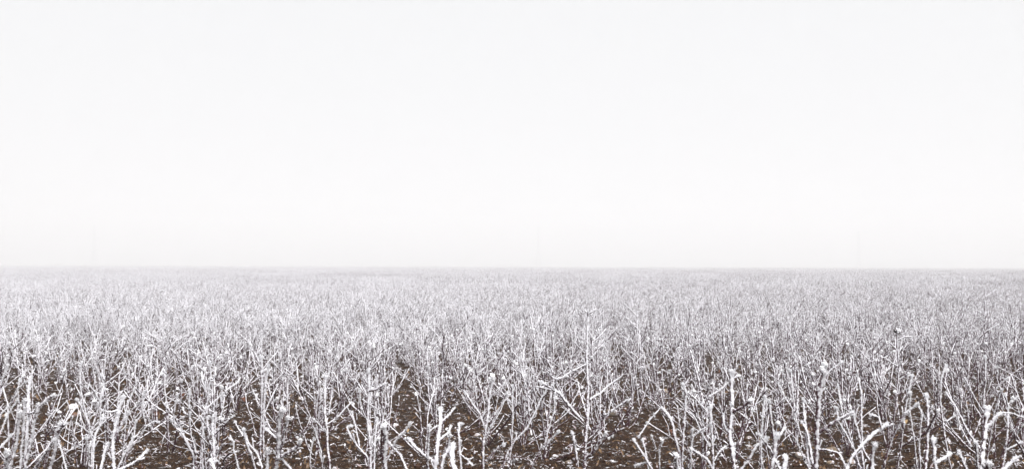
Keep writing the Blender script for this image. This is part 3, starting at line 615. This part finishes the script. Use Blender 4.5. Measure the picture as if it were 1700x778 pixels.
# ---- the rest of the field, past the three hundred nearest: one object, instanced by geometry nodes
def far_mesh(seed, level):
    r = np.random.default_rng(seed); mb = MB()
    if level == 0:
        S = shrub_shape(r, r.uniform(0.66, 0.82), r.integers(4, 8), 0.34, 3.2, 9)
        for (kind, own, P, r0, r1) in S:
            k = 1.04
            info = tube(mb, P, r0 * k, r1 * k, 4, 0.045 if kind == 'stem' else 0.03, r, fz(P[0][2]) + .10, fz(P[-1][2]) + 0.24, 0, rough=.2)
            if r.random() < .5: crystals(mb, info, 50, 0.008, r)
    else:
        S_ = 4.0; n = 10
        for a in range(n):
            for b_ in range(n):
                if r.random() < 0.12: continue
                c = np.array([(a + .5) / n - .5, (b_ + .5) / n - .5, 0]) * S_ + np.append(r.normal(0, .09, 2), 0)
                h = r.uniform(.55, .85)
                for s in range(r.integers(5, 8)):
                    az = r.uniform(0, 6.28); le = abs(r.normal(0, .26)); top = c + np.array([math.cos(az) * le * h, math.sin(az) * le * h, h * r.uniform(.6, 1.0)])
                    foot = c + np.append(r.normal(0, .03, 2), -.02); mid = (foot + top) / 2 + np.append(r.normal(0, .02, 2), 0)
                    for (p, q, w, fa, fb) in ((foot, mid, .010, .1, .4), (mid, top, .010, .4, .7)):
                        u = np.array([w, 0, 0]); v = np.array([0, w, 0])
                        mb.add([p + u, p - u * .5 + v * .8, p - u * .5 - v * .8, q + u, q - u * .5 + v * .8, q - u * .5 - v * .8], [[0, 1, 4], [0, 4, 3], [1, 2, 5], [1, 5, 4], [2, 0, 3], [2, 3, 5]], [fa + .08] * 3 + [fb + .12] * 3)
                    for t_ in range(3):
                        p = foot + (top - foot) * r.uniform(.35, .95); q = p + np.append(r.normal(0, .07, 2), r.uniform(.02, .13)); u = np.array([.009, 0, .004])
                        mb.add([p + u, p - u, q, p + np.array([0, .009, 0])], [[0, 1, 2], [1, 3, 2], [3, 0, 2]], .65)
    me = mb.mesh('stalks', M_BARK); return bpy.data.objects.new('stalks', me)
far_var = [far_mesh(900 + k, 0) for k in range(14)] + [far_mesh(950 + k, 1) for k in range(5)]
pts, idx, rot, scl = [], [], [], []
for (x, y) in rest:
    pts.append((x, y, gz1(x, y))); idx.append(int(rng.integers(0, 14))); rot.append(rng.uniform(0, 6.283)); scl.append(rng.uniform(.80, 1.18))
y = 49.0
while y < 840:
    hw = 0.56 * y + 6
    for x in np.arange(-hw, hw, 4.0):
        pts.append((x + 2, y, gz1(x, y))); idx.append(14 + int(rng.integers(0, 5))); rot.append(int(rng.integers(0, 4)) * math.pi / 2); scl.append(1.0)
    y += 4.0
me = bpy.data.meshes.new('distant_shrubs'); me.from_pydata(pts, [], [])
for nm, typ, data in (('vi', 'INT', idx), ('vr', 'FLOAT', rot), ('vs', 'FLOAT', scl)):
    a = me.attributes.new(nm, typ, 'POINT'); a.data.foreach_set('value', data)
me.materials.append(M_BARK)
far = link('distant_shrubs', me, kind='stuff', label='dense grey white mass of frosted shrubs filling the field back to the horizon', category='shrubs')
ng = bpy.data.node_groups.new('scatter', 'GeometryNodeTree')
ng.interface.new_socket('Geometry', in_out='INPUT', socket_type='NodeSocketGeometry'); ng.interface.new_socket('Geometry', in_out='OUTPUT', socket_type='NodeSocketGeometry')
gi = ng.nodes.new('NodeGroupInput'); go = ng.nodes.new('NodeGroupOutput')
iop = ng.nodes.new('GeometryNodeInstanceOnPoints'); iop.inputs['Pick Instance'].default_value = True
jn = ng.nodes.new('GeometryNodeJoinGeometry')
for ob in reversed(far_var):
    oi = ng.nodes.new('GeometryNodeObjectInfo'); oi.inputs['Object'].default_value = ob
    gti = ng.nodes.new('GeometryNodeGeometryToInstance'); ng.links.new(oi.outputs['Geometry'], gti.inputs[0]); ng.links.new(gti.outputs[0], jn.inputs[0])
def attr(nm, typ):
    n = ng.nodes.new('GeometryNodeInputNamedAttribute'); n.data_type = typ; n.inputs['Name'].default_value = nm; return n.outputs['Attribute']
cx = ng.nodes.new('ShaderNodeCombineXYZ'); ng.links.new(attr('vr', 'FLOAT'), cx.inputs['Z'])
cs = ng.nodes.new('ShaderNodeCombineXYZ'); sc_ = attr('vs', 'FLOAT')
for k in 'XYZ': ng.links.new(sc_, cs.inputs[k])
ng.links.new(gi.outputs[0], iop.inputs['Points']); ng.links.new(jn.outputs[0], iop.inputs['Instance'])
ng.links.new(attr('vi', 'INT'), iop.inputs['Instance Index']); ng.links.new(cx.outputs[0], iop.inputs['Rotation']); ng.links.new(cs.outputs[0], iop.inputs['Scale'])
ng.links.new(iop.outputs[0], go.inputs[0])
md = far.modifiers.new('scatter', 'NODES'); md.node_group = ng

# ------------------------------------------------------------------ ground clutter
r = np.random.default_rng(77)
def field_pt(y0, y1):
    y = math.exp(r.uniform(math.log(y0), math.log(y1))); return r.uniform(-.6, .6) * y, y
cl = MB()
for k in range(9000):
    x, y = field_pt(5, 20); s = min(0.034, 0.005 + r.exponential(0.007))
    lump(cl, (x, y, gz1(x, y) + s * .2), s, r, r.choice([0, .12, .42], p=[.42, .33, .25]), 6, 4, (1, 1, .7), .25)
link('soil_clods', cl.mesh('soil_clods', M_CLOD, False), kind='stuff', label='crumbs and clods of dark brown soil between the shrubs', category='soil')
lt = MB()
for k in range(12000):
    x, y = field_pt(5, 22); l = r.uniform(.007, .024) * (1 + .02 * y); w = l * r.uniform(.2, .6); az = r.uniform(0, 6.28)
    u = np.array([math.cos(az), math.sin(az), r.normal(0, .8)]) * l; v = np.array([-math.sin(az), math.cos(az), r.normal(0, .4)]) * w
    c = np.array([x, y, gz1(x, y) + 0.004 + r.uniform(0, .014)]); b_ = np.array([0, 0, r.uniform(.1, .5) * w])
    lt.add([c - u, c - u * .3 - v * .8 + b_, c + u * .5 - v * .6 + b_, c + u, c + u * .4 + v * .7 + b_, c - u * .4 + v * .8 + b_, c], [[0, 1, 6], [1, 2, 6], [2, 3, 6], [3, 4, 6], [4, 5, 6], [5, 0, 6]], r.choice([0, .1, .3, .6], p=[.50, .25, .15, .10]))
link('leaf_litter', lt.mesh('leaf_litter', M_LITTER, False), kind='stuff', label='scattered shrivelled leaf scraps and frosted crumbs on the soil', category='leaf litter')
st = MB()
for k in range(1500):
    x, y = field_pt(5, 20); l = r.uniform(.03, .16); az = r.uniform(0, 6.28)
    c = np.array([x, y, gz1(x, y) + .006]); u = np.array([math.cos(az), math.sin(az), r.normal(0, .12)]) * l; s = np.array([-u[1], u[0], 0]) * r.normal(0, .25)
    tube(st, [c - u / 2, c + s + [0, 0, abs(r.normal(0, .008))], c + u / 2], .0018, .0022, 3, .03, r, .35, .7, 0, tip=1)
link('fallen_straws', st.mesh('fallen_straws', M_WEED), kind='stuff', label='thin frosted straws and broken twigs lying on the brown soil', category='straw')
# curly dried undergrowth at the shrub feet
ug = MB()
feet = [s for s in hero_bases] + [s for s in near] + [s for s in rest if s[1] < 14]
for (x, y) in feet:
    for k in range(r.integers(2, 6)):
        c = np.array([x, y, 0]) + np.append(r.normal(0, .10, 2), 0); c[2] = gz1(c[0], c[1])
        P = [c]; a = r.uniform(0, 6.28); p = c.copy(); dz = r.uniform(.6, 2.2)
        for q in range(6):
            a += r.normal(0, .9); dz -= r.uniform(.1, .55); p = p + np.array([math.cos(a) * .022, math.sin(a) * .022, dz * .028]); p[2] = max(p[2], c[2] + .004); P.append(p)
        tube(ug, P, .0024, .0030, 4, .012, r, .2, .55, 0, rough=.3)
        for q in range(2):
            z = P[r.integers(2, 6)]; lump(ug, z, r.uniform(.005, .011), r, r.uniform(.2, .8), 5, 4, (1, .6, 1.2), .35)
link('dried_undergrowth', ug.mesh('dried_undergrowth', M_WEED), kind='stuff', label='curled dry weed stalks with frosted crumpled leaves around the shrub feet', category='undergrowth')

def ground_at(px, py):
    for d in np.arange(6.0, 30, .02):
        w = px2w(px, py, d)
        if w[2] <= gz1(w[0], d): return w
    return w
STONES = [
 (121, 676, 22, M_STONE_W, 'largest pale stone capped with frost, on bare soil at the left'),
 (148, 686, 12, M_STONE_W, 'small white frosted stone right of the largest pale stone'),
 (124, 690, 16, M_STONE_B, 'reddish brown stone lying against the front of the largest pale stone'),
 (105, 712, 13, M_STONE_W, 'flat frosted stone beyond the forked knobby stem at the left'),
 (366, 686, 10, M_STONE, 'small buff stone left of centre between thin stems'),
 (500, 662, 14, M_STONE_W, 'frosted pebble on the soil behind the Y forked shrub'),
 (506, 740, 13, M_STONE, 'rounded grey stone half sunk in soil beside the Y forked shrub'),
 (655, 707, 14, M_STONE_W, 'frosted whitish stone behind the crossing twigs near the centre'),
 (683, 756, 9, M_STONE, 'small buff pebble low on the soil between centre stems'),
 (792, 722, 11, M_STONE_W, 'egg shaped white pebble on open soil by the bent tipped stick'),
 (906, 688, 18, M_STONE_W, 'frosted stone left of the tallest trunk under a white twig'),
 (921, 758, 12, M_STONE_W, 'small round white stone on the soil left of the tallest trunk'),
 (944, 768, 16, M_STONE_W, 'low whitish stone nearest the foot of the tallest trunk'),
 (1018, 687, 26, M_STONE_W, 'broad flat slab of white frost covered stone right of the tallest trunk'),
 (906, 611, 10, M_STONE, 'yellowish pebble far back left of the tallest trunk'),
 (1383, 750, 26, M_STONE, 'largest tan stone behind the foot of the big rime head stem'),
 (1328, 756, 18, M_STONE_W, 'angular white frosted stone left of the big rime head stem'),
 (1378, 768, 15, M_STONE, 'small ochre stone just in front of the largest tan stone'),
 (1243, 727, 11, M_STONE_W, 'white frosted lump of stone between two right hand stems'),
 (1414, 769, 18, M_STONE_W, 'flat frosted stone at the bottom edge right of the rime head stem'),
]
for (px, py, w, mat, lab) in STONES:
    p = ground_at(px, py); rr = w / 2 * p[1] / FPX * .88
    m2 = MB(); lump(m2, (0, 0, 0), rr, r, .25, 14, 10, (1.05, .8, .62), .2)
    o = link('stone', m2.mesh('stone', mat), label=lab, category='stone', group='stones on the soil'); o.location = (p[0], p[1], p[2] + rr * .12); o.rotation_euler[2] = r.uniform(0, 6)
LEAVES = [
 (305, 664, 12, M_LEAF, 'large rust red dry leaf hanging upright among thin stems at the left', 75),
 (260, 692, 10, M_LEAF, 'smaller rust brown leaf on the soil left of the large red one', 50),
 (352, 640, 9, M_LEAF, 'dark red leaf caught among crowded stems left of centre', 40),
 (404, 667, 11, M_LEAF, 'red brown leaf lying right of the long slanting twig', 30),
 (445, 660, 10, M_LEAF_P, 'pale buff oval leaf by the pair of tall dark sided stems', 60),
 (675, 718, 9, M_LEAF_P, 'pale tan leaf beside the crossing twigs near the centre', 30),
 (578, 716, 9, M_LEAF, 'orange brown leaf behind the hooked low branch', 30),
 (1041, 683, 10, M_LEAF, 'copper leaf at the right end of the flat frosted slab', 35),
 (1020, 651, 9, M_LEAF_P, 'amber leaf behind the long right arm of the tallest trunk', 30),
 (1113, 725, 13, M_LEAF, 'curled orange leaf on open soil right of the tallest trunk', 65),
 (916, 730, 12, M_LEAF, 'flat russet leaf on the soil left of the tallest trunk', 20),
 (1196, 620, 8, M_LEAF, 'tiny bright red brown leaf far back right of centre', 40),
 (1105, 652, 9, M_LEAF_P, 'straw coloured leaf in the gap right of the tallest trunk', 30),
 (1503, 703, 11, M_LEAF_P, 'light tan frosted leaf on the soil near the right', 20),
 (1642, 680, 11, M_LEAF, 'dull red leaf behind the broad forked stem by the right edge', 40),
 (57, 768, 10, M_LEAF, 'red brown leaf on the soil in the bottom left corner', 30),
]
for (px, py, w, mat, lab, tilt) in LEAVES:
    p = ground_at(px, py); L = w / FPX * p[1]
    m2 = MB(); n = 9; V, F = [], []
    for a in range(n):
        u = a / (n - 1); hw = L * .34 * math.sin(math.pi * min(.98, u * .93 + .05)) ** .8
        for b_ in range(5):
            s = b_ / 2 - 1; V.append((s * hw, (u - .5) * L, abs(s) * hw * .55 + .18 * L * math.sin(u * 3.1) + r.normal(0, .02) * L))
    for a in range(n - 1):
        for b_ in range(4): i = a * 5 + b_; F += [[i, i + 1, i + 6], [i, i + 6, i + 5]]
    V = np.array(V); V2 = V + [0, 0, .0012]; F = np.array(F)
    m2.add(V2, F, .15); m2.add(V, F[:, ::-1], .0)
    o = link('fallen_leaf', m2.mesh('fallen_leaf', mat), label=lab, category='leaf', group='dry leaves on the soil')
    o.location = (p[0], p[1] , p[2] + .01 + L * .45 * math.sin(R(tilt))); o.rotation_euler = (R(tilt), r.normal(0, .3), r.normal(0, .5))

# one drooping dried weed that stands out
def weed(px, py, h, lab, seed):
    q = np.random.default_rng(seed); p = ground_at(px, py); root = empty('dried_weed', tuple(p), label=lab, category='weed', group='dried weeds')
    for k in range(5):
        m2 = MB(); a = q.uniform(0, 6.28); P = [np.array([0, 0, -.02])]
        for s in range(6): P.append(P[-1] + np.array([math.cos(a) * .018, math.sin(a) * .01, h / 5 * (1 - s * .32)]) + q.normal(0, .007, 3))
        tube(m2, P, .003, .003, 5, .01, q, .1, .5, 0, rough=.3)
        o = link('stem', m2.mesh('stem', M_WEED), root)
        m3 = MB()
        for s in range(9):
            c = P[q.integers(2, 7)]; tube(m3, [c, c + q.normal(0, .012, 3), c + q.normal(0, .02, 3) + [0, 0, -.015]], .004, .003, 4, .008, q, .1, .6, .001, rough=.4)
        link('curled_leaves', m3.mesh('curled_leaves', M_WEED), o, kind='stuff')
weed(97, 720, .22, 'drooping curled dry weed behind the forked knobby stem at the left', 1)
weed(85, 722, .12, 'low tuft of curled dry weed by the far left clump of stems', 2)
weed(1420, 720, .10, 'low curled dry weed behind the sweeping frosted branch', 3)
weed(858, 770, .16, 'hanging crumpled brown weed at the foot of the lean twigs, centre', 4)

# ------------------------------------------------------------------ faint pylons in the fog
def bar(mb, p, q, w):
    p, q = np.array(p, float), np.array(q, float); t_ = (q - p) / np.linalg.norm(q - p)
    u = np.cross(t_, [0.2, .9, .1] if abs(t_[1]) < .9 else [1, 0, 0]); u /= np.linalg.norm(u); v = np.cross(t_, u)
    V = [x + (u * a + v * b_) * w / 2 for x in (p, q) for a, b_ in ((-1, -1), (1, -1), (1, 1), (-1, 1))]
    mb.add(V, [[0, 1, 5], [0, 5, 4], [1, 2, 6], [1, 6, 5], [2, 3, 7], [2, 7, 6], [3, 0, 4], [3, 4, 7], [0, 2, 1], [0, 3, 2], [4, 5, 6], [4, 6, 7]], 0)
def pylon(px, top, d, arm_y, base_w, lab, rot):
    w = px2w(px, top, d); z0 = gz1(w[0], d); H = w[2] - z0; m = d / FPX
    root = empty('electricity_pylon', (w[0], d, z0), label=lab, category='pylon', group='pylons in the fog'); root.rotation_euler[2] = rot
    bw, tw = base_w * m / 2, .7
    zs = [0, H * .16, H * .30, H * .42, H * .53, H * .63, H * .72, H * .80, H * .88, H]
    def hw(z): return bw + (tw * 1.6 - bw) * min(1, z / (H * .36)) if z < H * .36 else tw * 1.6 + (tw - tw * 1.6) * (z - H * .36) / (H * .64)
    for sx, sy in ((-1, -1), (1, -1), (1, 1), (-1, 1)):
        m2 = MB()
        for a, b_ in zip(zs[:-1], zs[1:]): bar(m2, (sx * hw(a), sy * hw(a), a), (sx * hw(b_), sy * hw(b_), b_), .5)
        link('leg', m2.mesh('leg', M_STEEL, False), root)
    m2 = MB(); cs = ((-1, -1), (1, -1), (1, 1), (-1, 1))
    for a, b_ in zip(zs[:-1], zs[1:]):
        for k in range(4):
            p, q = cs[k], cs[(k + 1) % 4]
            bar(m2, (p[0] * hw(a), p[1] * hw(a), a), (q[0] * hw(b_), q[1] * hw(b_), b_), .18)
            bar(m2, (q[0] * hw(a), q[1] * hw(a), a), (p[0] * hw(b_), p[1] * hw(b_), b_), .18)
            bar(m2, (p[0] * hw(b_), p[1] * hw(b_), b_), (q[0] * hw(b_), q[1] * hw(b_), b_), .18)
    link('brace', m2.mesh('brace', M_STEEL, False), root)
    za = CAM_H + (px2w(px, arm_y, d)[2] - CAM_H) - z0
    for z, L in ((za, 6.0), (za + (H - za) * .55, 3.8)):
        m2 = MB()
        for s in (-1, 1):
            bar(m2, (0, -.3, z), (s * L, 0, z), .14); bar(m2, (0, .3, z), (s * L, 0, z), .14); bar(m2, (0, 0, z + .9), (s * L, 0, z), .1)
        c = link('crossarm', m2.mesh('crossarm', M_STEEL, False), root)
        for s in (-1, 1):
            m3 = MB()
            for k in range(6): lump(m3, (s * L, 0, z - .4 - k * .4), .3, r, 0, 8, 5, (1, 1, .5), 0)
            link('insulator', m3.mesh('insulator', M_GLASS), c)
pylon(157, 374, 1080, 388, 11, 'faint lattice pylon in the fog at the left of the horizon', R(82))
pylon(894, 376, 1070, 395, 11, 'faint lattice pylon in the fog near the middle of the horizon', R(80))
pylon(1425, 384, 1060, 402, 7, 'faintest lattice pylon in the fog at the right of the horizon', R(86))

# ------------------------------------------------------------------ haze: one closed box of even air round everything
hz = MB()
xa, xb, ya, yb, za, zb = -1010, 1010, -40, 1400, -11.5, 62.0
hz.add([(xa, ya, za), (xb, ya, za), (xb, yb, za), (xa, yb, za), (xa, ya, zb), (xb, ya, zb), (xb, yb, zb), (xa, yb, zb)],
       [[0, 3, 2, 1], [4, 5, 6, 7], [0, 1, 5, 4], [1, 2, 6, 5], [2, 3, 7, 6], [3, 0, 4, 7]], 0)
M_HAZE = bpy.data.materials.new('haze'); M_HAZE.use_nodes = True; nt = M_HAZE.node_tree; nt.nodes.clear()
pv = nt.nodes.new('ShaderNodeVolumePrincipled'); pv.inputs['Color'].default_value = (1.0, 1.0, 1.0, 1)
pv.inputs['Density'].default_value = 0.0026; pv.inputs['Anisotropy'].default_value = 0.0
mo = nt.nodes.new('ShaderNodeOutputMaterial'); nt.links.new(pv.outputs[0], mo.inputs['Volume'])
link('haze', hz.mesh('haze', M_HAZE, False), kind='stuff', label='white freezing fog thickening towards the horizon', category='haze')
